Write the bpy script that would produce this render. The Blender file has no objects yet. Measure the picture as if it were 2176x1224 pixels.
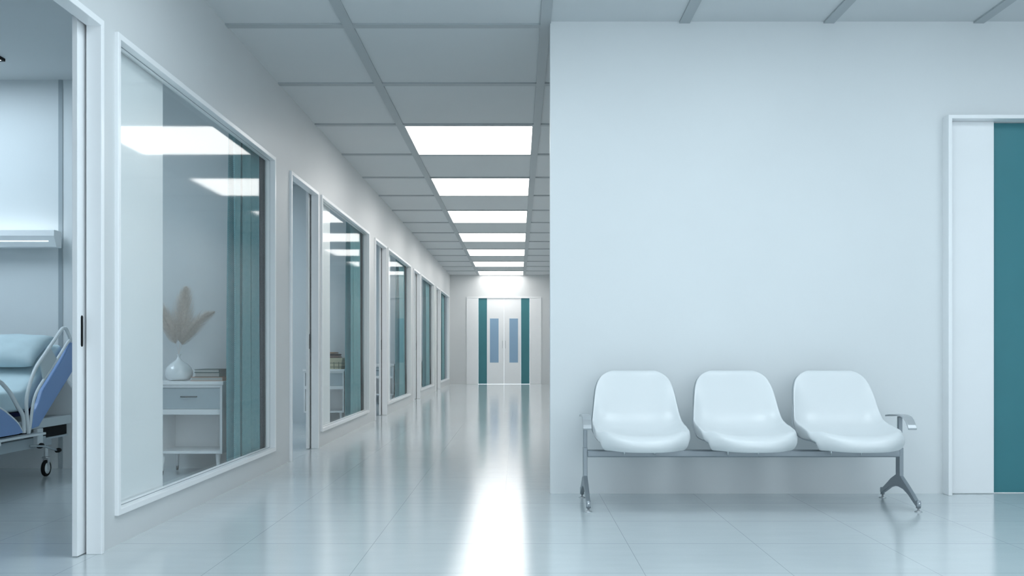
import bpy, bmesh, math, random
from mathutils import Vector, Matrix
S = bpy.context.scene
COL = S.collection
random.seed(7)
PI = math.pi

# ------------------------------------------------------------------ camera
F = 2030.0                                    # focal length in pixels of the 2176 px frame
EYE = 0.90
cam_d = bpy.data.cameras.new('camera'); cam = bpy.data.objects.new('camera', cam_d); COL.objects.link(cam)
cam.location = (0, 0, EYE); cam.rotation_euler = (PI/2, 0, 0)
cam_d.sensor_width = 36; cam_d.lens = F/2176*36
cam_d.shift_x = (1088-1101)/2176; cam_d.shift_y = (746-612)/2176
cam_d.clip_start = .05; cam_d.clip_end = 200
S.camera = cam

# ------------------------------------------------------------------ world, exposure, added lobby lights
w = bpy.data.worlds.new('world'); S.world = w; w.use_nodes = True
w.node_tree.nodes['Background'].inputs[0].default_value = (.84, .93, 1, 1)
w.node_tree.nodes['Background'].inputs[1].default_value = 1.1
vs = S.view_settings
vs.view_transform = 'Standard'; vs.look = 'None'; vs.gamma = 1; vs.exposure = 1.0; vs.use_curve_mapping = False
CORRIDOR_E = 3.0      # corridor ceiling panels
LOBBY_E = 3.0         # added lobby ceiling panels (unseen, above and behind the camera)
ROOM_E = 3.6          # patient room ceiling lamps

# ------------------------------------------------------------------ materials
def mat(name, col, rough=.5, metal=0, spec=.5, **k):
    m = bpy.data.materials.new(name); m.use_nodes = True
    b = m.node_tree.nodes['Principled BSDF']
    b.inputs['Base Color'].default_value = (*col, 1)
    b.inputs['Roughness'].default_value = rough
    b.inputs['Metallic'].default_value = metal
    b.inputs['Specular IOR Level'].default_value = spec
    for a, v in k.items(): b.inputs[a.replace('_', ' ')].default_value = v
    return m
def nodes(m): return m.node_tree.nodes, m.node_tree.links, m.node_tree.nodes['Principled BSDF']
def pos(N):
    g = N.new('ShaderNodeNewGeometry'); return g.outputs['Position']
def add_noise(m, scale, amt, bump=0.0, bscale=None, stretch=(1, 1, 1)):
    N, L, b = nodes(m)
    mp = N.new('ShaderNodeMapping'); mp.inputs['Scale'].default_value = stretch; L.new(pos(N), mp.inputs[0])
    n = N.new('ShaderNodeTexNoise'); n.inputs['Scale'].default_value = scale; n.inputs['Detail'].default_value = 4
    L.new(mp.outputs[0], n.inputs['Vector'])
    if amt:
        c = b.inputs['Base Color'].default_value[:3]
        r = N.new('ShaderNodeValToRGB'); r.color_ramp.elements[0].position = .3; r.color_ramp.elements[1].position = .7
        r.color_ramp.elements[0].color = (*[x*(1-amt) for x in c], 1); r.color_ramp.elements[1].color = (*[min(1, x*(1+amt)) for x in c], 1)
        L.new(n.outputs[0], r.inputs[0]); L.new(r.outputs[0], b.inputs['Base Color'])
    if bump:
        n2 = N.new('ShaderNodeTexNoise'); n2.inputs['Scale'].default_value = bscale or scale; n2.inputs['Detail'].default_value = 2
        L.new(mp.outputs[0], n2.inputs['Vector'])
        bp = N.new('ShaderNodeBump'); bp.inputs['Strength'].default_value = bump; bp.inputs['Distance'].default_value = .002
        L.new(n2.outputs[0], bp.inputs['Height']); L.new(bp.outputs[0], b.inputs['Normal'])
    return m
M = {}
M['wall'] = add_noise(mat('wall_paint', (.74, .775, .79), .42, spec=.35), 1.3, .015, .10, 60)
M['ceil'] = add_noise(mat('ceiling_tile', (.64, .67, .685), .8, spec=.2), 1.0, .015)
M['grid'] = mat('grid_metal', (.42, .46, .48), .5)
M['white'] = mat('white_lacquer', (.89, .91, .925), .28)
M['leaf'] = add_noise(mat('white_door_laminate', (.87, .89, .905), .32), 3, .01)
M['teal'] = add_noise(mat('teal_laminate', (.042, .20, .235), .38), 4, .03)
M['blueglass'] = mat('frosted_blue_glass', (.25, .40, .56), .22)
M['black'] = mat('black_plastic', (.006, .007, .008), .6, spec=.15)
M['darkgap'] = mat('dark_gap_shade', (.05, .06, .07), .7)  # shade colour for the gap beside each sliding leaf
M['chrome'] = mat('chrome', (.75, .78, .8), .15, 1)
M['steel'] = mat('satin_grey_steel', (.30, .34, .37), .42, .55)
M['steel2'] = mat('brushed_silver', (.55, .58, .6), .35, .7)
M['seat'] = mat('white_vinyl', (.735, .77, .785), .30, Coat_Weight=.15)
M['shell'] = mat('grey_shell_edge', (.42, .47, .50), .2)
M['porcelain'] = mat('white_porcelain', (.82, .86, .88), .12, Coat_Weight=.5)
M['drawer'] = add_noise(mat('pale_blue_drawer', (.46, .54, .58), .4), 5, .02)
M['handle'] = mat('dark_grey_handle', (.07, .09, .10), .4, .4)
M['bedgrey'] = mat('bed_grey_plastic', (.70, .75, .77), .35)
M['bedpanel'] = mat('bed_grey_plate', (.54, .60, .62), .45)
M['bedblue'] = add_noise(mat('bed_blue_panel', (.20, .33, .60), .4), 4, .02)
M['navy'] = mat('navy_mattress_base', (.008, .012, .045), .8, spec=.1)
M['bedmetal'] = mat('painted_bed_frame', (.40, .46, .49), .45)
M['sheet'] = add_noise(mat('pale_cyan_sheet', (.60, .74, .79), .85, spec=.2), 9, .03, .25, 25)
M['pillow'] = add_noise(mat('cyan_pillow', (.54, .665, .71), .85, spec=.2), 9, .04, .3, 22)
M['trimgrey'] = mat('grey_trim', (.38, .43, .46), .5)
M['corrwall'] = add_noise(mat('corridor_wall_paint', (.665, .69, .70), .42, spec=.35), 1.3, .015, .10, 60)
M['charcoal'] = mat('charcoal_strip', (.045, .045, .055), .9)
M['pampas'] = add_noise(mat('pampas', (.82, .75, .70), .9, spec=.1), 60, .25)
_N, _L, _b = nodes(M['pampas']); _t = _N.new('ShaderNodeBsdfTranslucent'); _t.inputs[0].default_value = (.85, .78, .72, 1); _m = _N.new('ShaderNodeMixShader'); _m.inputs[0].default_value = .45
_L.new(_b.outputs[0], _m.inputs[1]); _L.new(_t.outputs[0], _m.inputs[2]); _L.new(_m.outputs[0], _N['Material Output'].inputs[0])
M['pages'] = add_noise(mat('book_pages', (.45, .47, .46), .8), 90, .08, stretch=(.02, .02, 3))
M['coverg'] = mat('dark_green_cover', (.012, .075, .075), .5)
M['coverp'] = mat('pale_cover', (.50, .58, .56), .5)
M['covero'] = mat('orange_brown_cover', (.42, .17, .07), .5)
M['wicker'] = mat('cream_basket', (.58, .55, .40), .8)
M['olive'] = mat('olive_stripe', (.16, .18, .11), .8)
M['clothblack'] = mat('black_cloth', (.012, .010, .010), .9)
M['clothtan'] = mat('tan_cloth', (.36, .22, .13), .9)
M['clothpink'] = mat('dusty_pink_cloth', (.30, .19, .17), .9)

def emis(name, col, s):
    m = bpy.data.materials.new(name); m.use_nodes = True; N = m.node_tree.nodes; L = m.node_tree.links
    N.remove(N['Principled BSDF']); e = N.new('ShaderNodeEmission'); e.inputs[0].default_value = (*col, 1); e.inputs[1].default_value = s
    L.new(e.outputs[0], N['Material Output'].inputs[0]); return m
M['em_corr'] = emis('corridor_light', (1, .985, .965), CORRIDOR_E)
M['em_added_lobby'] = emis('added_lobby_light', (.81, .93, 1), LOBBY_E)
M['em_room'] = emis('room_light', (.72, .88, 1), ROOM_E)
M['em_lamp'] = emis('bed_lamp_light', (.86, .97, 1), 2.0)

def glass(name):
    m = bpy.data.materials.new(name); m.use_nodes = True; N = m.node_tree.nodes; L = m.node_tree.links
    N.remove(N['Principled BSDF'])
    t = N.new('ShaderNodeBsdfTransparent'); t.inputs[0].default_value = (.975, .99, .99, 1)
    g = N.new('ShaderNodeBsdfGlossy'); g.inputs['Roughness'].default_value = .05; g.inputs[0].default_value = (1, 1, 1, 1)
    fr = N.new('ShaderNodeFresnel')
    ge = N.new('ShaderNodeNewGeometry'); mr = N.new('ShaderNodeMapRange'); mr.inputs[3].default_value = 1.24; mr.inputs[4].default_value = 1/1.24   # the same Fresnel on both faces of the pane
    L.new(ge.outputs['Backfacing'], mr.inputs[0]); L.new(mr.outputs[0], fr.inputs[0])
    cap = N.new('ShaderNodeMath'); cap.operation = 'MINIMUM'; cap.inputs[1].default_value = .078; L.new(fr.outputs[0], cap.inputs[0])   # anti-glare coating
    mx = N.new('ShaderNodeMixShader'); L.new(cap.outputs[0], mx.inputs[0]); L.new(t.outputs[0], mx.inputs[1]); L.new(g.outputs[0], mx.inputs[2])
    L.new(mx.outputs[0], N['Material Output'].inputs[0]); return m
M['glass'] = glass('window_glass')

def floor_mat():
    m = mat('polished_floor_tile', (.47, .54, .56), .13, spec=.75); N, L, b = nodes(m)
    P = pos(N); sep = N.new('ShaderNodeSeparateXYZ'); L.new(P, sep.inputs[0])
    def line(sock, off, sp, wd):
        # distance to nearest line
        a2 = N.new('ShaderNodeMath'); a2.operation = 'SUBTRACT'; L.new(sock, a2.inputs[0]); a2.inputs[1].default_value = off
        w2 = N.new('ShaderNodeMath'); w2.operation = 'WRAP'; L.new(a2.outputs[0], w2.inputs[0]); w2.inputs[1].default_value = sp/2; w2.inputs[2].default_value = -sp/2
        ab = N.new('ShaderNodeMath'); ab.operation = 'ABSOLUTE'; L.new(w2.outputs[0], ab.inputs[0])
        lt = N.new('ShaderNodeMath'); lt.operation = 'LESS_THAN'; L.new(ab.outputs[0], lt.inputs[0]); lt.inputs[1].default_value = wd
        return lt.outputs[0]
    lx = line(sep.outputs[0], -.0823, .5935, .0014); ly = line(sep.outputs[1], 3.872, .5905, .0024)
    mxm = N.new('ShaderNodeMath'); mxm.operation = 'MAXIMUM'; L.new(lx, mxm.inputs[0]); L.new(ly, mxm.inputs[1])
    # faint horizontal veining of the tile
    mp = N.new('ShaderNodeMapping'); mp.inputs['Scale'].default_value = (1.5, 5, 1); L.new(P, mp.inputs[0])
    n = N.new('ShaderNodeTexNoise'); n.inputs['Scale'].default_value = 2.2; n.inputs['Detail'].default_value = 6; L.new(mp.outputs[0], n.inputs['Vector'])
    r = N.new('ShaderNodeValToRGB'); e = r.color_ramp.elements
    e[0].position = .3; e[1].position = .7; e[0].color = (.585, .645, .665, 1); e[1].color = (.615, .675, .695, 1)
    L.new(n.outputs[0], r.inputs[0])
    mix = N.new('ShaderNodeMix'); mix.data_type = 'RGBA'; L.new(mxm.outputs[0], mix.inputs[0]); L.new(r.outputs[0], mix.inputs[6]); mix.inputs[7].default_value = (.38, .43, .45, 1)
    L.new(mix.outputs[2], b.inputs['Base Color'])
    rr = N.new('ShaderNodeMapRange'); L.new(mxm.outputs[0], rr.inputs[0]); rr.inputs[3].default_value = .06; rr.inputs[4].default_value = .1
    L.new(rr.outputs[0], b.inputs['Roughness'])
    mp2 = N.new('ShaderNodeMapping'); mp2.inputs['Scale'].default_value = (1, 1.6, 1); L.new(P, mp2.inputs[0])
    n2 = N.new('ShaderNodeTexNoise'); n2.inputs['Scale'].default_value = 150; n2.inputs['Detail'].default_value = 3; L.new(mp2.outputs[0], n2.inputs['Vector'])
    bp = N.new('ShaderNodeBump'); bp.inputs['Strength'].default_value = .45; bp.inputs['Distance'].default_value = .0006
    L.new(n2.outputs[0], bp.inputs['Height']); L.new(bp.outputs[0], b.inputs['Normal'])
    return m
M['floor'] = floor_mat()

def curtain_mat():
    m = mat('teal_weave', (.16, .35, .38), .9, spec=.15); N, L, b = nodes(m)
    tc = N.new('ShaderNodeUVMap'); mp = N.new('ShaderNodeMapping'); mp.inputs['Scale'].default_value = (1, 1, 1); L.new(tc.outputs[0], mp.inputs[0])
    ck = N.new('ShaderNodeTexChecker'); ck.inputs['Scale'].default_value = 150; L.new(mp.outputs[0], ck.inputs[0])
    ck.inputs[1].default_value = (.20, .39, .42, 1); ck.inputs[2].default_value = (.105, .26, .29, 1)
    n = N.new('ShaderNodeTexNoise'); n.inputs['Scale'].default_value = 30; L.new(mp.outputs[0], n.inputs['Vector'])
    mix = N.new('ShaderNodeMix'); mix.data_type = 'RGBA'; mix.inputs[0].default_value = .35
    r = N.new('ShaderNodeValToRGB'); r.color_ramp.elements[0].color = (.08, .24, .27, 1); r.color_ramp.elements[1].color = (.26, .45, .48, 1)
    L.new(n.outputs[0], r.inputs[0]); L.new(ck.outputs[0], mix.inputs[6]); L.new(r.outputs[0], mix.inputs[7]); L.new(mix.outputs[2], b.inputs['Base Color'])
    return m
M['curtain'] = curtain_mat()

# ------------------------------------------------------------------ mesh helpers
class MB:
    def __init__(s): s.bm = bmesh.new(); s.uv = None
    def box(s, x0, x1, y0, y1, z0, z1):
        v = [s.bm.verts.new(p) for p in ((x0,y0,z0),(x1,y0,z0),(x1,y1,z0),(x0,y1,z0),(x0,y0,z1),(x1,y0,z1),(x1,y1,z1),(x0,y1,z1))]
        for f in ((0,3,2,1),(4,5,6,7),(0,1,5,4),(1,2,6,5),(2,3,7,6),(3,0,4,7)): s.bm.faces.new([v[i] for i in f])
        return s
    def prism(s, pts, axis, a, b):                     # closed outline swept along an axis from a to b
        def P(p, t):
            return {'X': (t, p[0], p[1]), 'Y': (p[0], t, p[1]), 'Z': (p[0], p[1], t)}[axis]
        A = [s.bm.verts.new(P(p, a)) for p in pts]; B = [s.bm.verts.new(P(p, b)) for p in pts]
        n = len(pts); s.bm.faces.new(A); s.bm.faces.new(B[::-1])
        for i in range(n): s.bm.faces.new((A[i], B[i], B[(i+1) % n], A[(i+1) % n]))
        return s
    def ring(s, axis, a, b, o, i):                     # rectangular frame; o, i = (u0,u1,v0,v1) outer and inner
        def P(u, v, t): return {'X': (t, u, v), 'Y': (u, t, v), 'Z': (u, v, t)}[axis]
        def R(r, t): return [s.bm.verts.new(P(u, v, t)) for u, v in ((r[0],r[2]),(r[1],r[2]),(r[1],r[3]),(r[0],r[3]))]
        oa, ob, ia, ib = R(o, a), R(o, b), R(i, a), R(i, b)
        for k in range(4):
            j = (k+1) % 4
            for q in ((oa[k],oa[j],ob[j],ob[k]), (ia[j],ia[k],ib[k],ib[j]), (oa[j],oa[k],ia[k],ia[j]), (ob[k],ob[j],ib[j],ib[k])): s.bm.faces.new(q)
        return s
    def tube(s, pts, r, n=10, closed=False, caps=True):
        pts = [Vector(p) for p in pts]; m = len(pts); R = r if isinstance(r, (list, tuple)) else [r]*m
        rings = []; up = None
        for k in range(m):
            if closed: t = pts[(k+1) % m]-pts[k-1]
            else: t = pts[min(k+1, m-1)]-pts[max(k-1, 0)]
            t.normalize()
            if up is None: up = t.orthogonal().normalized()
            up = (up - t*up.dot(t)).normalized(); sd = t.cross(up)
            rings.append([s.bm.verts.new(pts[k]+(up*math.cos(2*PI*j/n)+sd*math.sin(2*PI*j/n))*R[k]) for j in range(n)])
        for k in range(m if closed else m-1):
            a, b = rings[k], rings[(k+1) % m]
            for j in range(n): s.bm.faces.new((a[j], a[(j+1) % n], b[(j+1) % n], b[j]))
        if caps and not closed: s.bm.faces.new(rings[0][::-1]); s.bm.faces.new(rings[-1])
        return s
    def lathe(s, prof, c, n=40, axis='Z'):
        def P(r, h, a):
            x, y = r*math.cos(a), r*math.sin(a)
            return {'Z': (c[0]+x, c[1]+y, c[2]+h), 'X': (c[0]+h, c[1]+x, c[2]+y), 'Y': (c[0]+x, c[1]+h, c[2]+y)}[axis]
        rings = [[s.bm.verts.new(P(max(r, 1e-4), h, 2*PI*j/n)) for j in range(n)] for r, h in prof]
        for a, b in zip(rings, rings[1:]):
            for j in range(n): s.bm.faces.new((a[j], a[(j+1) % n], b[(j+1) % n], b[j]))
        s.bm.faces.new(rings[0][::-1]); s.bm.faces.new(rings[-1])
        return s
    def build(s, name, m, parent=None, smooth=False, bevel=0, seg=2, sub=0, solid=0, off=0):
        bmesh.ops.recalc_face_normals(s.bm, faces=s.bm.faces)
        me = bpy.data.meshes.new(name)
        if parent is not None:
            inv = world_of(parent).inverted()
            s.bm.transform(inv)
        s.bm.to_mesh(me); s.bm.free()
        for mm in (m if isinstance(m, list) else [m]): me.materials.append(mm)
        if smooth:
            for p in me.polygons: p.use_smooth = True
        o = bpy.data.objects.new(name, me); COL.objects.link(o)
        if parent is not None: o.parent = parent
        if solid: q = o.modifiers.new('solid', 'SOLIDIFY'); q.thickness = solid; q.offset = off
        if sub: q = o.modifiers.new('sub', 'SUBSURF'); q.levels = sub; q.render_levels = sub
        if bevel: q = o.modifiers.new('bevel', 'BEVEL'); q.width = bevel; q.segments = seg; q.limit_method = 'ANGLE'; q.harden_normals = False
        return o
def world_of(o):
    m = o.matrix_basis.copy()
    while o.parent: o = o.parent; m = o.matrix_basis @ m
    return m
def tag(o, label=None, cat=None, group=None, kind=None):
    if label: o['label'] = label
    if cat: o['category'] = cat
    if group: o['group'] = group
    if kind: o['kind'] = kind
    return o
def empty(name, loc, label, cat, group=None, kind=None):
    o = bpy.data.objects.new(name, None); COL.objects.link(o); o.location = loc; o.empty_display_size = .1
    return tag(o, label, cat, group, kind)
def box(name, m, parent, *a, **k): return MB().box(*a).build(name, m, parent, **k)
def copy_tree(o, parent=None):
    c = o.copy(); COL.objects.link(c); c.parent = parent
    for ch in list(o.children): copy_tree(ch, c)
    return c
def smoothpts(P, n=6):                                  # Catmull-Rom through points
    P = [Vector(p) for p in P]; out = []
    for i in range(len(P)-1):
        p0, p1, p2, p3 = P[max(i-1, 0)], P[i], P[i+1], P[min(i+2, len(P)-1)]
        for k in range(n):
            t = k/n
            out.append(.5*((2*p1)+(-p0+p2)*t+(2*p0-5*p1+4*p2-p3)*t*t+(-p0+3*p1-3*p2+p3)*t**3))
    out.append(P[-1]); return out
def interp(tab, x):
    for (a, va), (b, vb) in zip(tab, tab[1:]):
        if x <= b:
            t = max(0, (x-a)/(b-a)); t = t*t*(3-2*t); return va+(vb-va)*t
    return tab[-1][1]

# ------------------------------------------------------------------ dimensions (metres)
CEIL = 2.98; WL = -1.86; WLB = -1.915; LIP = -1.842
D = 6.03; END = 26.06; PITCH = 4.59
WR = 1.09; EDGE = .202
ROOMX = -5.6; LOBX = 6.0; BACK = -3.0
DOOR_Y0, DOOR_Y1 = 3.184, 4.255
WIN_Y0, WIN_Y1, WIN_Z0, WIN_Z1 = 4.404, 7.275, .139, 2.374
TOP = 2.37
PART = 7.33
NR = 5

# ------------------------------------------------------------------ structure
fl = box('floor', M['floor'], None, ROOMX-.1, LOBX+.1, BACK-.1, END+.12, -.1, 0); tag(fl, 'polished pale grey tiled floor running through the whole hospital corridor', 'floor', kind='structure')
ce = box('ceiling', M['ceil'], None, ROOMX-.1, LOBX+.1, BACK-.1, END+.12, CEIL, CEIL+.1); tag(ce, 'grey white suspended tile ceiling over corridor and waiting area', 'ceiling', kind='structure')
# grid of flat metal strips below the tiles
GD = .012; GW = .066; BP = 1.335; BY0 = 6.06
rails = [(-1.117, END), (.14, END), (1.017, D), (1.928, D), (2.874, D), (3.82, D), (4.77, D)]
for x, y1 in rails: box('grid_rail', M['grid'], ce, x, x+GW, BACK, y1, CEIL-GD, CEIL)
xs = [WL]+[v for r in rails for v in (r[0], r[0]+GW)]+[LOBX]
for k in range(-6, 15):
    y = BY0+BP*k
    if y < D: segs = [(xs[i], xs[i+1]) for i in range(0, len(xs), 2)]
    else: segs = [(WL, -1.117), (-1.117+GW, .14), (.14+GW, WR)]
    for a, b in segs: box('grid_crossbar', M['grid'], ce, a, b, y, y+GW, CEIL-GD+.001, CEIL)

# left corridor wall with door and window openings
m_ = MB(); y = BACK
for k in range(NR):
    o = PITCH*k
    for (a, b, z0, z1) in ((DOOR_Y0, DOOR_Y1, 0, TOP), (WIN_Y0, WIN_Y1, WIN_Z0, WIN_Z1)):
        a += o; b = min(b+o, END)
        m_.box(WLB, WL, y, a, 0, CEIL)
        if z0 > 0: m_.box(WLB, WL, a, b, 0, z0)
        m_.box(WLB, WL, a, b, z1, CEIL)
        y = b
if y < END: m_.box(WLB, WL, y, END, 0, CEIL)
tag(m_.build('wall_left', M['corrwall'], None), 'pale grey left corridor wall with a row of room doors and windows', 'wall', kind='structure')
m_ = MB(); m_.box(ROOMX-.1, -1.396, END, END+.12, 0, CEIL); m_.box(-1.396, -1.406+2.041-.01, END, END+.12, 2.365, CEIL); m_.box(-1.406+2.041-.01, WR+.1, END, END+.12, 0, CEIL)
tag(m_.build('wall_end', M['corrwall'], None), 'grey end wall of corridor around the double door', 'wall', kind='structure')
tag(box('wall_right', M['corrwall'], None, WR, WR+.1, D+.1, END, 0, CEIL), 'right corridor wall hidden behind the waiting area wall', 'wall', kind='structure')
DX0 = 2.679; DW = 2.041
m_ = MB(); m_.box(EDGE, DX0+.01, D, D+.10, 0, CEIL); m_.box(DX0+.01, DX0+DW-.01, D, D+.10, 2.365, CEIL); m_.box(DX0+DW-.01, LOBX, D, D+.10, 0, CEIL)
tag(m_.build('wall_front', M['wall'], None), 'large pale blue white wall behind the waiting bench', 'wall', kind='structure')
tag(box('wall_lobby_side', M['wall'], None, LOBX, LOBX+.1, BACK, D+.1, 0, CEIL), 'side wall of the waiting area', 'wall', kind='structure')
tag(box('wall_room_side', M['wall'], None, ROOMX-.1, ROOMX, BACK, END, 0, CEIL), 'far side wall of the patient rooms', 'wall', kind='structure')
for k in range(-1, 4):
    tag(box('wall_partition', M['wall'], None, ROOMX, WLB, PART+PITCH*k, PART+.1+PITCH*k, 0, CEIL),
        ['partition wall before the first patient room', 'partition wall with bed lamp behind the hospital bed', 'partition wall behind the second room nightstand with basket', 'partition wall behind the third room', 'partition wall behind the fourth room'][k+1], 'wall', kind='structure')
# unseen glazed front behind the camera, added to let daylight into the waiting area
g = empty('window_6', (0, BACK, 0), 'added tall glazed front lighting the waiting area, unseen behind the viewer', 'window', kind='structure')
m_ = MB(); m_.box(WL, LOBX, BACK-.05, BACK, 0, .12); m_.box(WL, LOBX, BACK-.05, BACK, 2.86, CEIL)
for i in range(9):
    x = WL+(LOBX-WL-.06)*i/8; m_.box(x, x+.06, BACK-.05, BACK, .12, 2.86)
m_.build('window_frame', M['white'], g)
tag(box('wall_back', M['wall'], None, ROOMX, WL, BACK-.05, BACK, 0, CEIL), 'back wall beside the added glazed front', 'wall', kind='structure')

# ------------------------------------------------------------------ room doors and windows
ordn = ['nearest', 'second', 'third', 'fourth', 'farthest']
for k in range(NR):
    o = PITCH*k
    d = empty('door_%d' % (k+1), (WL, DOOR_Y0+o, 0), '%s open sliding room door with white frame in left corridor wall' % ordn[k], 'door', kind='structure')
    y0, y1 = DOOR_Y0+o, DOOR_Y1+o; t = .03
    pr = [(y0, 0), (y0, TOP), (y1, TOP), (y1, 0), (y1-t, 0), (y1-t, TOP-t), (y0+t, TOP-t), (y0+t, 0)]
    MB().prism(pr, 'X', WLB+.004, LIP).build('door_frame', M['white'], d, bevel=.003)
    lf = box('door_leaf', M['leaf'], d, -1.945, -1.922, y1-.09, y1-.09+1.003, .004, 2.395, bevel=.0015)
    hp = []
    cy, r = y1-.047, .010
    for i in range(9): a = PI*i/8; hp.append((cy+r*math.cos(a), 1.047+r*math.sin(a)))
    for i in range(9): a = PI+PI*i/8; hp.append((cy+r*math.cos(a), .929+r*math.sin(a)))
    tag(MB().prism(hp, 'X', -1.9222, -1.9205).build('door_handle', M['black'] if k < 2 else M['steel'], lf), 'black recessed pull slot' if k < 2 else 'grey recessed pull slot')
    tag(box('door_gap_shade', M['darkgap'], d, -1.9215, -1.9155, y1+.0, y1+.02, 0.004, 2.40), 'dark strip for the shade in the gap beside the sliding leaf')  # dark strip stands in for the shade between wall and leaf
    wn = empty('window_%d' % (k+1), (WL, WIN_Y0+o, WIN_Z0), '%s large white framed room window in left corridor wall' % ordn[k], 'window', kind='structure')
    y0, y1 = WIN_Y0+o, min(WIN_Y1+o, END-.02); t = .03
    MB().ring('X', WLB+.002, LIP, (y0, y1, WIN_Z0, WIN_Z1), (y0+t, y1-t, WIN_Z0+t, WIN_Z1-t)).build('window_frame', M['white'], wn, bevel=.003)
    q = t+.004
    MB().ring('X', WLB+.003, -1.884, (y0+t, y1-t, WIN_Z0+t, WIN_Z1-t), (y0+q, y1-q, WIN_Z0+q, WIN_Z1-q)).build('glazing_bead', M['white'], wn)
    MB().ring('X', -1.884, -1.8825, (y0+t, y1-t, WIN_Z0+t, WIN_Z1-t), (y0+q-.001, y1-q+.001, WIN_Z0+q-.001, WIN_Z1-q+.001)).build('seal', M['steel'], wn)
    box('window_pane', M['glass'], wn, -1.907, -1.903, y0+q, y1-q, WIN_Z0+q, WIN_Z1-q)

# ------------------------------------------------------------------ double doors
def double_door(name, x0, yw, label, p=.02):
    d = empty(name, (x0, yw, 0), label, 'door', kind='structure')
    x1 = x0+DW; t = .024; zt = 2.372
    pr = [(x0, 0), (x0, zt), (x1, zt), (x1, 0), (x1-t, 0), (x1-t, zt-t), (x0+t, zt-t), (x0+t, 0)]
    MB().prism(pr, 'Y', yw-p, yw+.06).build('door_frame', M['white'], d, bevel=.003)
    zi = zt-t; c = (x0+x1)/2
    for s in (-1, 1):
        def X(v): return c+s*v
        def bx(nm, m, a, b, ya, yb, z0, z1, par=d, **k):
            a, b = sorted((X(a), X(b))); return box(nm, m, par, a, b, yw+ya, yw+yb, z0, z1, **k)
        bx('side_panel', M['leaf'], .70, DW/2-t, -.012, .06, 0.001, zi, bevel=.006)
        tag(bx('stripe_panel', M['teal'], .465, .697, .022, .06, .004, zi-.004), 'teal vertical panel')
        lf = bx('door_leaf', M['leaf'], .002, .4625, .012, .06, .004, zi-.004, bevel=.003)
        tag(bx('vision_panel', M['blueglass'], .148, .383, .009, .013, .586, 1.788, lf), 'tall narrow frosted blue window')
        bx('door_handle', M['steel2'], .035, .047, -.02, -.008, .975, 1.185, lf, bevel=.003)
        bx('handle_post', M['steel2'], .037, .045, -.01, .013, 1.0, 1.012, lf); bx('handle_post', M['steel2'], .037, .045, -.01, .013, 1.148, 1.16, lf)
    return d
double_door('door_6', -1.406, END, 'white double door with teal stripes and blue panels at corridor end', .02)
double_door('door_7', DX0, D, 'white framed door with wide teal panel right of waiting bench', .085)

# ------------------------------------------------------------------ ceiling lights
nm = ['nearest', 'second nearest', 'third nearest', 'fourth nearest', 'fifth nearest', 'sixth nearest', 'farthest']
for i in range(7):
    y0 = BY0+BP*(2+2*i)+GW; y1 = BY0+BP*(3+2*i) if i < 6 else END-.05
    t = empty('ceiling_light', (-.45, (y0+y1)/2, CEIL), '%s of the seven wide glowing ceiling panels down the corridor' % nm[i], 'ceiling light', 'corridor ceiling lights')
    x0, x1 = -1.117+GW+.002, .138
    MB().ring('Z', CEIL-.010, CEIL-.0005, (x0, x1, y0+.002, y1-.002), (x0+.008, x1-.008, y0+.008, y1-.008)).build('housing', M['white'], t)
    box('diffuser', M['em_corr'], t, x0+.008, x1-.008, y0+.008, y1-.008, CEIL-.009, CEIL-.002)
# unseen lobby panels, added to light the front wall and bench
lob = [(-1.04, .13, -2), (-1.04, .13, -4), (1.095, 1.92, -2), (1.095, 1.92, -4), (3.0, 3.81, -2), (3.0, 3.81, -4), (2.0, 2.86, -6), (-1.04, .13, -6)]
for i, (x0, x1, k) in enumerate(lob):
    y0 = BY0+BP*k+GW+.002; y1 = BY0+BP*(k+1)-.002
    t = empty('ceiling_light', ((x0+x1)/2, (y0+y1)/2, CEIL), 'unseen cool white ceiling panel added to light the waiting area', 'ceiling light', 'added waiting area ceiling lights')
    box('diffuser', M['em_added_lobby'], t, x0, x1, y0, y1, CEIL-.009, CEIL-.001)
rm = ['first room, above the bed', 'second room', 'third room', 'fourth room', 'farthest room']
for k in range(NR):
    o = PITCH*k
    t = empty('room_ceiling_lamp', (-4.25, 6.05+o, CEIL), 'flat black framed ceiling lamp of the '+rm[k], 'ceiling light', 'room ceiling lamps')
    MB().ring('Z', CEIL-.02, CEIL, (-4.85, -3.65, 5.3+o, 6.8+o), (-4.835, -3.665, 5.315+o, 6.785+o)).build('lamp_frame', M['black'], t)
    box('diffuser', M['em_room'], t, -4.835, -3.665, 5.315+o, 6.785+o, CEIL-.017, CEIL-.002)

# ------------------------------------------------------------------ room 1: headwall
tag(box('trim_1', M['trimgrey'], None, -3.525, -3.493, PART-.006, PART, 0, CEIL), 'narrow grey vertical trim strip on the wall behind the bed', 'trim', kind='structure')
t = empty('wall_lamp', (-4.2, PART, 1.75), 'long white bed head lamp glowing above and below on room wall', 'wall lamp')
MB().prism([(7.16, 1.81), (7.16, 1.765), (7.20, 1.683), (7.28, 1.683), (7.28, 1.81)], 'X', -4.9, -3.478).build('housing', M['white'], t, bevel=.003)
box('mounting_plate', M['white'], t, -4.8, -3.6, 7.28, PART, 1.70, 1.78)
tag(box('uplight', M['em_lamp'], t, -4.87, -3.50, 7.245, 7.28, 1.81, 1.815), 'glowing upward light strip')
m_ = MB().prism([(7.1785, 1.724), (7.1765, 1.7275), (7.1805, 1.7295), (7.1835, 1.7255)], 'X', -4.88, -3.53)
tag(m_.build('light_slit', M['em_lamp'], t), 'thin glowing slit along the lower face')

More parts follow.
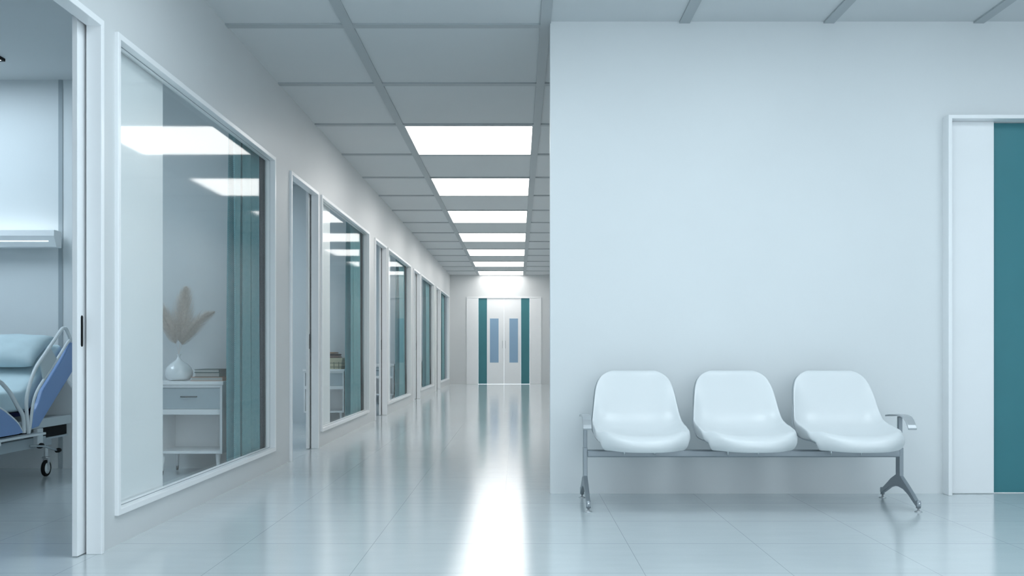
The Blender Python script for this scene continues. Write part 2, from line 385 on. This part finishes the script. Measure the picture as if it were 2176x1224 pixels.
# ------------------------------------------------------------------ hospital bed
BX = -3.28
def pl(x, y, X=BX):                                     # side plane of the bed: (distance along the room, height)
    Y = F*(-X)/(1101-x); return (Y, EYE+(746-y)*Y/F)
def P3(x, y, X=BX): a = pl(x, y, X); return (X, a[0], a[1])
bed = empty('hospital_bed', (-3.85, 6.0, 0), 'adjustable hospital bed with raised back, blue side panels and grey rails', 'bed')
outer = [(61, 921), (57, 880), (56.6, 847), (64.7, 812), (76.5, 781), (95.6, 752), (117.6, 719.7), (131, 700), (136, 697.5), (141, 700), (150, 722.6), (154, 745)]
MB().tube(smoothpts([P3(*p) for p in outer], 12), .0125, 10).build('head_side_rail', M['bedgrey'], bed, smooth=True)
inner = [(61.5, 921), (65, 899), (70.6, 856), (79.4, 830), (92.6, 808), (107, 786), (121, 764), (134, 743), (146, 725), (151, 722)]
MB().tube(smoothpts([P3(*p) for p in inner], 12), .010, 10).build('head_side_rail', M['bedgrey'], bed, smooth=True)
MB().prism([pl(*p) for p in ((86, 768), (106, 739), (121, 764), (93, 808))], 'X', BX-.008, BX+.004).build('grip_plate', M['bedpanel'], bed)
bp_ = [(147, 730), (126.5, 768), (103, 806.5), (88, 830), (79.4, 856.5), (73.5, 869.4), (67, 893), (66, 911), (79.4, 906), (90, 888), (117.6, 843), (153.7, 785), (170, 760), (178, 735), (165, 718)]
MB().prism([pl(*p) for p in bp_], 'X', BX-.02, BX+.012).build('blue_side_panel', M['bedblue'], bed, bevel=.006, seg=3)
fo = [(51, 920), (48.5, 884), (36.8, 863), (22, 836), (7, 818), (0, 812), (-20, 800), (-60, 785), (-150, 772), (-260, 790), (-300, 830), (-310, 900), (-312, 930)]
MB().tube(smoothpts([P3(*p) for p in fo], 10), .0135, 10).build('foot_side_rail', M['bedgrey'], bed, smooth=True)
fi = [(48, 919), (36.8, 899), (17.6, 881), (0, 868), (-40, 848), (-120, 835), (-230, 845), (-290, 900), (-312, 930)]
MB().tube(smoothpts([P3(*p) for p in fi], 10), .008, 8).build('foot_side_rail', M['bedgrey'], bed, smooth=True)
fpan = fi[:-1]+[(-300, 958), (-150, 945), (0, 929), (38, 922.5)]
MB().prism([pl(*p) for p in fpan], 'X', BX-.014, BX+.006).build('blue_side_panel', M['bedblue'], bed, bevel=.003)
# mattress in two sections
m_ = MB()
Y0, Yh = 5.15, 6.50
prof = [(Y0, .49), (Y0, .63), (Yh-.04, .63), (7.02, .965), (7.09, .90), (6.56, .49)]
bm = m_.bm
NXX = 10
rows = []
out = [(Y0, .49), (Y0, .63), (5.6, .635), (6.1, .635), (6.46, .635), (6.62, .715), (6.82, .85), (7.0, .955), (7.085, .885), (6.88, .73), (6.66, .565), (6.56, .49), (6.1, .49), (5.6, .49)]
for i in range(NXX+1):
    X = -4.28+(i/NXX)*(.93)
    rows.append([bm.verts.new((X, a, b)) for a, b in out])
for a, b in zip(rows, rows[1:]):
    n = len(out)
    for j in range(n): bm.faces.new((a[j], a[(j+1) % n], b[(j+1) % n], b[j]))
bm.faces.new(rows[0]); bm.faces.new(rows[-1][::-1])
m_.build('mattress', M['sheet'], bed, smooth=True, bevel=.03, seg=4)
box('mattress_base', M['navy'], bed, -4.27, -3.345, Y0, 6.5, .462, .489)
MB().prism([(6.50, .462), (6.50, .487), (6.58, .487), (7.10, .868), (7.12, .845), (6.60, .462)], 'X', -4.27, -3.34).build('backrest_frame', M['navy'], bed)
# frame
box('side_beam', M['bedmetal'], bed, -3.40, -3.36, 4.95, 6.80, .226, .298, bevel=.004)
box('side_beam', M['bedmetal'], bed, -4.28, -4.24, 4.95, 6.80, .226, .298, bevel=.004)
box('cross_beam', M['bedmetal'], bed, -4.24, -3.40, 6.55, 6.62, .235, .29)
box('cross_beam', M['bedmetal'], bed, -4.24, -3.40, 5.05, 5.12, .235, .29)
box('upper_beam', M['bedpanel'], bed, -3.40, -3.345, 4.95, 7.15, .36, .425, bevel=.004)
box('upper_beam', M['bedpanel'], bed, -4.28, -4.225, 4.95, 7.15, .36, .425, bevel=.004)
box('end_beam', M['bedpanel'], bed, -4.225, -3.40, 7.06, 7.15, .36, .425)
box('motor_box', M['black'], bed, -3.95, -3.37, 6.72, 7.13, .285, .358)
box('control_tray', M['bedmetal'], bed, -3.96, -3.36, 6.80, 7.13, .27, .283)
box('corner_post', M['bedgrey'], bed, -3.362, -3.33, 6.62, 6.70, .25, .36, bevel=.004)
box('rail_bracket', M['bedgrey'], bed, -3.345, -3.27, 4.95, 6.62, .322, .338, bevel=.003)
box('rail_bracket', M['bedgrey'], bed, -3.33, -3.28, 6.02, 6.06, .298, .322)
for y in (5.2, 6.0, 6.65):
    box('lift_arm', M['bedmetal'], bed, -3.395, -3.37, y, y+.05, .298, .36)
    box('lift_arm', M['bedmetal'], bed, -4.27, -4.245, y, y+.05, .298, .36)
# head and foot boards
hb = [(-4.33, .38), (-3.335, .38), (-3.325, .50), (-3.34, .62), (-3.40, .70), (-3.52, .735), (-3.83, .745), (-4.14, .735), (-4.27, .70), (-4.33, .62)]
MB().prism(hb, 'Y', 7.17, 7.21).build('headboard', M['bedgrey'], bed, bevel=.01, seg=3)
MB().prism(hb, 'Y', 4.88, 4.93).build('footboard', M['bedgrey'], bed, bevel=.01, seg=3)
for y in (7.15, 4.93):
    box('board_bracket', M['bedmetal'], bed, -3.45, -3.41, y, y+.02, .38, .42); box('board_bracket', M['bedmetal'], bed, -4.22, -4.18, y, y+.02, .38, .42)
# crank
kx = -3.345
MB().tube([(kx, 6.55, .25), (kx+.035, 6.67, .235), (kx+.04, 6.86, .185)], .007, 8).build('crank_handle', M['bedmetal'], bed, smooth=True)
MB().lathe([(.003, -.03), (.017, -.025), (.02, .0), (.017, .025), (.003, .03)], (kx+.012, 6.665, .24), 16, 'Y').build('crank_knob', M['black'], bed, smooth=True)
MB().lathe([(.003, -.035), (.014, -.03), (.017, .0), (.014, .02), (.003, .03)], (kx+.04, 6.87, .187), 16, 'Y').build('crank_knob', M['black'], bed, smooth=True)
def caster(x, y):
    c = MB().tube([(x, y, .226), (x, y, .135)], .013, 12).build('caster_stem', M['bedgrey'], bed, smooth=True)
    MB().lathe([(.02, 0), (.028, .004), (.028, .012), (.02, .016)], (x, y, .128), 20).build('swivel_cap', M['steel2'], c, smooth=True)
    MB().prism([(x-.019, .05), (x-.019, .131), (x+.019, .131), (x+.019, .05), (x+.016, .05), (x+.016, .127), (x-.016, .127), (x-.016, .05)], 'Y', y-.012, y+.016).build('fork', M['steel2'], c)
    tag(MB().lathe([(.042, -.011), (.055, -.011), (.059, -.006), (.059, .006), (.055, .011), (.042, .011)], (x, y, .0595), 32, 'X').build('tyre', M['black'], c, smooth=True), 'black rubber tyre')
    MB().lathe([(.006, -.014), (.04, -.012), (.041, 0), (.04, .012), (.006, .014)], (x, y, .0595), 28, 'X').build('hub', M['bedgrey'], c, smooth=True)
for x, y in ((-3.39, 6.86), (-4.25, 6.86), (-3.39, 5.05), (-4.25, 5.05)): 
    caster(x, y)
box('caster_arm', M['bedmetal'], bed, -3.41, -3.37, 6.80, 6.90, .226, .275)
box('caster_arm', M['bedmetal'], bed, -4.27, -4.23, 6.80, 6.90, .226, .275)

# pillow leaning on the raised backrest
def pillow(c, ax, ay, az, W, Hh, T, name, m, label):
    m_ = MB(); n = 22; top = []; bot = []
    for i in range(n+1):
        ra, rb = [], []
        for j in range(n+1):
            u, v = -1+2*i/n, -1+2*j/n
            e = max(0, (1-abs(u)**5)*(1-abs(v)**4))**.5
            pu = 1-.07*(1-abs(v)**2) * abs(u)**2; pv = 1-.07*(1-abs(u)**2)*abs(v)**2
            wr = .006*math.sin(9*u+3*v)*math.sin(7*v-2*u)*e
            base = Vector(c)+ax*(u*W*pu)+ay*(v*Hh*pv)
            ra.append(m_.bm.verts.new(base+az*(T*e+wr))); rb.append(m_.bm.verts.new(base-az*(T*.7*e)) if 0 < i < n and 0 < j < n else ra[-1])
        top.append(ra); bot.append(rb)
    for i in range(n):
        for j in range(n):
            m_.bm.faces.new((top[i][j], top[i+1][j], top[i+1][j+1], top[i][j+1]))
            m_.bm.faces.new((bot[i][j+1], bot[i+1][j+1], bot[i+1][j], bot[i][j]))
    o = m_.build(name, m, None, smooth=True); return tag(o, label, 'pillow')
sl = Vector((0, .54, .325)).normalized(); nrm = Vector((0, -sl.z, sl.y))
ce_ = Vector((-3.78, 6.80, .845))+nrm*.07
pillow(ce_+Vector((.075, .02, -.008)), Vector((1, 0, 0)), sl, nrm, .345, .19, .075, 'pillow', M['pillow'], 'pale blue pillow leaning on the raised back of the hospital bed')

# ------------------------------------------------------------------ nightstands
def nightstand(label):
    t = empty('nightstand', (-2.379, 7.08, 0), label, 'nightstand', 'nightstands in the patient rooms')
    y0, y1 = 6.90, 7.27; xa, xb = -2.621, -2.137
    m_ = MB(); m_.box(xa, xa+.017, y0, y1, .158, .655); m_.box(xb-.017, xb, y0, y1, .158, .655)
    m_.box(xa+.017, xb-.017, y0, y1, .158, .176); m_.box(xa+.017, xb-.017, y0, y1, .4405, .4795); m_.box(xa+.017, xb-.017, y0, y1, .635, .655)
    m_.box(xa+.017, xb-.017, y1-.012, y1, .176, .635)
    m_.build('body', M['white'], t, bevel=.001)
    box('top', M['white'], t, xa-.010, xb+.010, y0-.012, y1+.004, .656, .682, bevel=.002)
    d = tag(box('drawer', M['drawer'], t, xa+.019, xb-.019, y0+.008, y1-.02, .4815, .633), 'pale blue grey drawer front')
    MB().tube([(-2.434, y0+.008, .570), (-2.434, y0-.008, .570), (-2.430, y0-.012, .570), (-2.328, y0-.012, .570), (-2.324, y0-.008, .570), (-2.324, y0+.008, .570)], .0045, 8).build('drawer_handle', M['handle'], d, smooth=True)
    for sx in (-1, 1):
        for sy in (-1, 1):
            tx, ty = -2.379+sx*.20, 7.085+sy*.145
            bx_, by_ = tx+sx*.004, ty+sy*.012
            lg = MB().tube([(tx, ty, .158), (bx_-sx*.0008, by_-sy*.002, .032)], [.018, .0095], 14).build('leg', M['white'], t, smooth=True)
            tag(MB().tube([(bx_-sx*.0008, by_-sy*.002, .032), (bx_, by_, 0)], [.0105, .009], 14).build('leg_tip', M['handle'], lg, smooth=True), 'dark metal tip')
    return t
labs = ['white nightstand with blue drawer holding vase and books in first window', 'white nightstand carrying the basket, seen through second window', 'white nightstand seen through the third doorway and window', 'white nightstand dimly seen in the fourth window', 'white nightstand in the farthest room']
ns = nightstand(labs[0])
for k in range(1, 4):
    c = copy_tree(ns); c.location.y += PITCH*k; c.location.x += .042; c['label'] = labs[k]

# vase with pampas
VX, VY, VZ = -2.504, 7.05, .682
vp = [(.045, 0), (.075, .006), (.094, .025), (.1005, .048), (.098, .072), (.086, .098), (.066, .120), (.042, .138), (.024, .150), (.013, .163), (.0095, .174), (.011, .184), (.018, .195), (.0165, .196), (.008, .186), (.006, .17)]
tag(MB().lathe(vp, (VX, VY, VZ), 48).build('vase', M['porcelain'], None, smooth=True), 'round white porcelain vase with narrow neck on the first nightstand', 'vase')
def plume(tip, bend, w, n, label, seed):
    R = random.Random(seed)
    base = Vector((VX, VY, VZ+.02)); neck = Vector((VX+R.uniform(-.002, .002), VY, VZ+.185)); tip = Vector(tip)
    mid = neck.lerp(tip, .42)+Vector(bend)
    path = smoothpts([base, neck, neck.lerp(mid, .5)+Vector(bend)*.25, mid, mid.lerp(tip, .55)+Vector(bend)*.35, tip], 10)
    st = MB().tube(path[:-8], .0012, 6).build('pampas_grass', M['pampas'], None, smooth=True)
    tag(st, label, 'dried grass', 'pampas plumes in the white vase')
    m_ = MB(); N = len(path)-1; s0 = .36
    for q in range(n):
        s = s0+(1-s0)*R.random()**.9; k = s*N; i = min(int(k), N-1); p = path[i].lerp(path[i+1], k-i); d = (path[i+1]-path[i]).normalized()
        e = (s-s0)/(1-s0); prof_ = 1.75*(e+.10)**.5*max(.02, 1-e)**.95
        a = R.uniform(0, 2*PI); o1 = d.orthogonal().normalized(); side = (Matrix.Rotation(a, 3, d) @ o1)
        L = w*prof_*(.25+.95*R.random()**.8)
        tipp = p+side*L*.62+d*(L*R.uniform(.7, 1.3)); ctrl = p+side*L*.5+d*L*.2
        pts = [p, p.lerp(ctrl, .6)+ (tipp-p)*.1, ctrl.lerp(tipp, .5), tipp+Vector((0, 0, -.012*R.random()))]
        wd = d.cross(side).normalized()*.0008
        vv = []
        for z, pt in enumerate(pts[:-1]): f = 1-z*.22; vv.append((m_.bm.verts.new(pt-wd*f), m_.bm.verts.new(pt+wd*f)))
        for A, B in zip(vv, vv[1:]): m_.bm.faces.new((A[0], A[1], B[1], B[0]))
        e_ = m_.bm.verts.new(pts[-1]); m_.bm.faces.new((vv[-1][0], vv[-1][1], e_))
    m_.build('plume', M['pampas'], st)
plume((-2.452, 7.06, 1.375), (.0, .0, .02), .165, 4600, 'tallest upright beige pampas plume in the white vase', 3)
plume((-2.235, 7.03, 1.190), (-.035, 0, .035), .125, 3200, 'beige pampas plume leaning right out of the white vase', 5)
plume((-2.68, 7.02, 1.270), (.015, 0, .03), .14, 3400, 'beige pampas plume leaning left behind the door panel edge', 9)

# books
def book(x0, x1, y0, y1, z0, z1, cov, label, rot=0):
    t = empty('book', ((x0+x1)/2, (y0+y1)/2, z0), label, 'book', 'books on the first nightstand')
    c = .003
    m_ = MB(); m_.box(x0, x1, y0, y1, z0, z0+c); m_.box(x0, x1, y0, y1, z1-c, z1); m_.box(x1-c, x1, y0, y1, z0+c, z1-c)
    m_.build('cover', cov, t)
    tag(box('pages', M['pages'], t, x0+.004, x1-c, y0+.004, y1-.004, z0+c, z1-c), 'grey white page block')
    t.rotation_euler = (0, 0, rot); return t
book(-2.385, -2.152, 6.96, 7.25, .682, .711, M['covero'], 'thick orange brown book, bottom of the stack on first nightstand', 0)
book(-2.362, -2.180, 6.975, 7.24, .7112, .743, M['coverg'], 'dark green book in the middle of the stack beside vase')
book(-2.364, -2.182, 6.972, 7.24, .7432, .767, M['coverg'], 'dark green book with pale edge on top of the stack')

# basket with folded cloths on the second nightstand
by = PITCH; BXx0, BXx1 = -2.44, -2.125; bz = .682; y0, y1 = 6.94+by, 7.22+by
t = empty('storage_basket', ((BXx0+BXx1)/2, (y0+y1)/2, bz), 'cream basket with olive check pattern on the second nightstand', 'basket')
def frust(m_, x0, x1, ya, yb, z0, z1, fl, th):
    o0 = (x0+fl, x1-fl, ya+fl, yb-fl); o1 = (x0, x1, ya, yb)
    def R(r, z, e=0): return [m_.bm.verts.new(p) for p in ((r[0]+e, r[2]+e, z), (r[1]-e, r[2]+e, z), (r[1]-e, r[3]-e, z), (r[0]+e, r[3]-e, z))]
    A, B, C, Dd = R(o0, z0), R(o1, z1), R(o1, z1, th), R(o0, z0+th, th)
    m_.bm.faces.new(A[::-1]); m_.bm.faces.new(Dd)
    for P, Q in ((A, B), (B, C), (C, Dd)):
        for j in range(4): m_.bm.faces.new((P[j], P[(j+1) % 4], Q[(j+1) % 4], Q[j]))
m_ = MB(); frust(m_, BXx0, BXx1, y0, y1, bz, bz+.132, .014, .006); m_.build('basket_body', M['wicker'], t)
m_ = MB()
for i in range(5):
    f = (i+.5)/5; xt = BXx0+.012+(BXx1-BXx0-.024)*f
    m_.prism([(y0+.0125, bz+.004), (y0+.0105, bz+.004), (y0+.0013, bz+.085), (y0+.0035, bz+.085)], 'X', xt-.004, xt+.004)
for z in (.025, .072):
    e = .014*(1-z/.132); m_.ring('Z', bz+z-.004, bz+z+.004, (BXx0+e-.0012, BXx1-e+.0012, y0+e-.0012, y1-e+.0012), (BXx0+e+.003, BXx1-e-.003, y0+e+.003, y1-e-.003))
tag(m_.build('check_weave', M['olive'], t), 'dark olive check lines')
MB().ring('Z', bz+.104, bz+.134, (BXx0-.004, BXx1+.004, y0-.004, y1+.004), (BXx0+.007, BXx1-.007, y0+.007, y1-.007)).build('rim', M['wicker'], t, bevel=.003)
def cloth(x0, x1, z0, z1, m, label, seed):
    m_ = MB(); n = 36
    ya, yb = 6.975+by, 7.185+by
    top, bot = [], []
    for i in range(n+1):
        a, b = [], []
        for j in range(n+1):
            u, v = i/n, j/n; e = (1-abs(2*u-1)**14)*(1-abs(2*v-1)**14); e = max(e, 0)**.5
            zc = (z0+z1)/2; h = (z1-z0)/2*e; wv = 0*math.sin(u*7+seed)*math.sin(v*5+seed)*e
            p = (x0+(x1-x0)*u, ya+(yb-ya)*v)
            a.append(m_.bm.verts.new((*p, zc+h+wv))); b.append(m_.bm.verts.new((*p, zc-h)) if 0 < i < n and 0 < j < n else a[-1])
        top.append(a); bot.append(b)
    for i in range(n):
        for j in range(n):
            m_.bm.faces.new((top[i][j], top[i+1][j], top[i+1][j+1], top[i][j+1]))
            m_.bm.faces.new((bot[i][j+1], bot[i+1][j+1], bot[i+1][j], bot[i][j]))
    tag(m_.build('folded_cloth', m, None, smooth=True), label, 'cloth', 'folded cloths in the basket')
cloth(-2.42, -2.145, bz+.010, bz+.075, M['clothtan'], 'tan folded cloth lying inside the cream basket', 0)
cloth(-2.42, -2.145, bz+.081, bz+.138, M['clothblack'], 'black folded cloth just above the basket rim', 1)
cloth(-2.41, -2.170, bz+.139, bz+.157, M['clothpink'], 'dusty pink folded cloth between two black cloths in basket', 2)
cloth(-2.42, -2.172, bz+.158, bz+.185, M['clothblack'], 'upper black folded cloth in the basket stack', 3)
cloth(-2.41, -2.21, bz+.186, bz+.205, M['clothtan'], 'tan cloth topping the basket stack', 4)

# ------------------------------------------------------------------ curtains
def curtain(label, first=None):
    t = empty('curtain', (-2.03, 6.95, 0), label, 'curtain', 'teal curtains behind the corridor windows')
    m_ = MB(); uvl = m_.bm.loops.layers.uv.new('UVMap')
    ya, yb = 6.63, 7.20; n, nz = 150, 30; L = 0; g = []; us = []
    def fx(s, z):
        h = 1-z/2.7
        return -2.004+.056*math.sin(s*2*PI*2.35+.2+.4*math.sin(h*2.2))*(.8+.2*h)+.012*math.sin(s*2*PI*7.3+1.2+h)
    def fy(s, z):
        h = 1-z/2.7
        return ya+(yb-ya)*s-.03*(1-s)*h-.040*math.sin(2*(s*2*PI*2.35+.2+.4*math.sin(h*2.2)))*min(1, s*8, (1-s)*8)
    for j in range(nz+1):
        z = .03+2.62*j/nz; row = []
        for i in range(n+1):
            s = i/n; row.append(m_.bm.verts.new((fx(s, z), fy(s, z), z)))
        g.append(row)
    acc = [0]
    for i in range(n): acc.append(acc[-1]+(g[0][i+1].co-g[0][i].co).length)
    for j in range(nz):
        for i in range(n):
            f = m_.bm.faces.new((g[j][i], g[j][i+1], g[j+1][i+1], g[j+1][i]))
            for lp, (a, b) in zip(f.loops, ((i, j), (i+1, j), (i+1, j+1), (i, j+1))): lp[uvl].uv = (acc[a], 2.62*b/nz)
    m_.build('fabric', M['curtain'], t, smooth=True, solid=.003)
    MB().tube([(-2.018, 5.2, 2.68), (-2.018, 7.30, 2.68)], .012, 10).build('curtain_rail', M['steel2'], t, smooth=True)
    box('rail_bracket', M['steel2'], t, -2.028, -2.008, 6.60, 6.62, 2.68, CEIL); box('rail_bracket', M['steel2'], t, -2.028, -2.008, 5.3, 5.32, 2.68, CEIL)
    return t
cu = curtain('teal woven curtain gathered at right side of the nearest window')
def dark_strip(label):  # narrow dark grey wavy strip beside each teal curtain
    t = empty('dark_grey_strip', (-1.96, 7.25, 0), label, 'curtain', 'dark grey strips beside the teal curtains')
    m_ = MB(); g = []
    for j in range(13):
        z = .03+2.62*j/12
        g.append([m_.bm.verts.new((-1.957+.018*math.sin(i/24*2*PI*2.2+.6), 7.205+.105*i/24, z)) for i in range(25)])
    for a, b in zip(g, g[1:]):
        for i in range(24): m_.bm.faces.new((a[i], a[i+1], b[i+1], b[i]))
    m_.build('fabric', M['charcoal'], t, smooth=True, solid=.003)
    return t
bl = dark_strip('dark grey curtain edge right of the teal one in nearest window')
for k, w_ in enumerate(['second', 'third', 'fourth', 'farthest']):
    c = copy_tree(bl); c.location.y += PITCH*(k+1); c['label'] = 'dark grey wavy strip right of the teal curtain in %s window' % w_
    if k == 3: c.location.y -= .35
cl = ['', 'teal curtain gathered behind the second corridor window', 'teal curtain gathered behind the third corridor window', 'teal curtain gathered behind the fourth corridor window', 'teal curtain filling the farthest corridor window']
for k in range(1, NR):
    c = copy_tree(cu); c.location.y += PITCH*k; c['label'] = cl[k]
    if k == 4: c.location.y -= .35

# ------------------------------------------------------------------ waiting bench
bench = empty('waiting_bench', (1.3155, 5.6, 0), 'three seat white waiting bench on grey steel beam against pale wall', 'bench')
box('beam', M['steel'], bench, .402, 2.229, 5.565, 5.615, .281, .322, bevel=.008, seg=3)
PX = [(5.575, .336), (5.575, .172), (5.50, .136), (5.42, .095), (5.36, .060), (5.330, .058), (5.330, .030), (5.352, .030), (5.40, .052), (5.46, .080), (5.53, .100), (5.60, .106), (5.67, .101), (5.74, .082), (5.80, .056), (5.852, .034), (5.878, .034), (5.878, .062), (5.845, .066), (5.79, .096), (5.71, .142), (5.635, .174), (5.635, .336)]
for sx, cx in ((-1, .393), (1, 2.238)):
    lg = MB().prism(PX, 'X', cx-.012, cx+.012).build('leg', M['steel'], bench, bevel=.003)
    for fy_ in (5.342, 5.866):
        MB().tube([(cx, fy_, .022), (cx, fy_, .064)], .0125, 14).build('foot_socket', M['steel'], lg, smooth=True)
        tag(MB().lathe([(.021, 0), (.021, .003), (.012, .007), (.006, .009), (.006, .024)], (cx, fy_, 0), 20).build('foot_pad', M['steel2'], lg, smooth=True), 'small round levelling foot')
    MB().tube([(cx+sx*.0118, 5.605, .168), (cx+sx*.015, 5.605, .168)], .005, 10).build('screw', M['chrome'], lg)
    MB().tube([(cx, 5.332, .050), (cx, 5.327, .050)], .004, 10).build('screw', M['chrome'], lg)
    MB().tube([(cx, 5.577, .165), (cx, 5.572, .165)], .004, 10).build('screw', M['chrome'], lg)
    po = box('armrest_post', M['steel'], bench, cx-.011, cx+.011, 5.588, 5.616, .33, .515, bevel=.003)
    arm = [(5.765, .517), (5.70, .524), (5.60, .530), (5.53, .530), (5.49, .524), (5.46, .508), (5.43, .480), (5.415, .462)]
    lo = [(y+.006, z-.011) if y < 5.5 else (y, z-.011) for y, z in arm]
    MB().prism(arm+lo[::-1], 'X', cx-.025, cx+.025).build('armrest', M['steel2'], bench, bevel=.003)

# one seat: profile from the front lip to the top of the back
prof = smoothpts([(0, 5.195, .350), (0, 5.165, .382), (0, 5.19, .412), (0, 5.28, .418), (0, 5.40, .408), (0, 5.52, .403), (0, 5.61, .410), (0, 5.69, .440), (0, 5.742, .505), (0, 5.778, .60), (0, 5.815, .70), (0, 5.84, .765), (0, 5.852, .778)], 4)
cum = [0]
for a, b in zip(prof, prof[1:]): cum.append(cum[-1]+(b-a).length)
TOTAL = cum[-1]
def at(s):
    d = s*TOTAL
    for i in range(len(prof)-1):
        if d <= cum[i+1] or i == len(prof)-2:
            t = (d-cum[i])/(cum[i+1]-cum[i]); p = prof[i].lerp(prof[i+1], t); tg = (prof[i+1]-prof[i]).normalized(); return p, tg
WT = [(0, .225), (.02, .236), (.06, .252), (.12, .262), (.2, .270), (.3, .275), (.4, .277), (.5, .277), (.62, .273), (.70, .264), (.81, .251), (.88, .240), (.93, .224), (.965, .198), (.985, .168), (1, .125)]
CU = [(0, .0), (.12, .0), (.20, .012), (.30, .040), (.42, .066), (.54, .072), (.68, .055), (.82, .032), (.92, .012), (1, 0)]
def lerp_tab(tab, x):
    for (a, va), (b, vb) in zip(tab, tab[1:]):
        if x <= b: return va+(vb-va)*max(0, (x-a)/(b-a))
    return tab[-1][1]
def G_(a): return (a/.8)**2.5 if a < .8 else 1-((a-.8)/.2)**2*2.0
def seat_grid(off, grow, lf=1.0, sf=1.0, pw=4.6, tuck=0):
    nu, nv = 24, 48; G = []
    for j in range(nv+1):
        s = j/nv; p, tg = at(s); nr = Vector((0, -tg.z, tg.y))        # towards the sitter
        wdt = lerp_tab(WT, s)*(1+grow-tuck*min(1, max(0, (.62-s)/.15))); cu_ = lerp_tab(CU, s); row = []
        k = lf+(1-lf)*min(1, max(0, (s-.55)/.2))
        for i in range(nu+1):
            u = -1+2*i/nu
            lift = cu_*k*(abs(u)**pw)
            e = max(0, 1-s/.34); e = e*e*(3-2*e)                          # front edge sweeps back and up towards the sides
            row.append(Vector((u*wdt, p.y+.15*e*abs(u)**2.6, p.z+.024*sf*math.sin(PI*min(1, s/.30))*G_(abs(u))))+nr*(lift+off))
        G.append(row)
    return G
def seat_mesh(name, m, off0, off1, g0, g1, parent, l0=1.0, l1=1.0, s0=1.0, s1=1.0, tuck=0):
    A, B = seat_grid(off0, g0, l0, s0, 4.6, tuck), seat_grid(off1, g1, l1, s1, 4.6, tuck); m_ = MB(); bm = m_.bm
    VA = [[bm.verts.new(q) for q in r] for r in A]; VB = [[bm.verts.new(q) for q in r] for r in B]
    nv, nu = len(A)-1, len(A[0])-1
    for j in range(nv):
        for i in range(nu):
            bm.faces.new((VA[j][i], VA[j][i+1], VA[j+1][i+1], VA[j+1][i])); bm.faces.new((VB[j][i+1], VB[j][i], VB[j+1][i], VB[j+1][i+1]))
    for j in range(nv):
        for i in (0, nu): bm.faces.new((VA[j][i], VA[j+1][i], VB[j+1][i], VB[j][i]))
    for i in range(nu):
        for j in (0, nv): bm.faces.new((VA[j][i], VA[j][i+1], VB[j][i+1], VB[j][i]))
    return m_.build(name, m, parent, smooth=True)
seat = bpy.data.objects.new('seat', None); COL.objects.link(seat); seat.parent = bench; seat.location = (.703-1.3155, 0-5.6, 0)
# built about its own centre line
def seatpart(f):
    o = f(None); o.parent = seat; return o
cs = seatpart(lambda p: seat_mesh('seat_cushion', M['seat'], .012, -.016, -.01, -.05, None, 1, .12, 1, .6)); q = cs.modifiers.new('sub', 'SUBSURF'); q.levels = q.render_levels = 2
sh = seatpart(lambda p: seat_mesh('seat_shell', M['shell'], -.013, -.023, -.006, -.05, None, .34, .10, .66, .5, .055)); tag(sh, 'thin grey outer shell edge')
for sx in (-1, 1):
    seatpart(lambda p: box('seat_bracket', M['steel'], None, sx*.09-.03, sx*.09+.03, 5.515, 5.66, .3222, .385))
    seatpart(lambda p: MB().tube([(sx*.088, 5.53, .2965), (sx*.088, 5.53, .345)], .0055, 10).build('seat_bolt', M['chrome'], None, smooth=True))
for x in (1.303, 1.900):
    c = copy_tree(seat, bench); c.location = (x-1.3155, -5.6, 0)
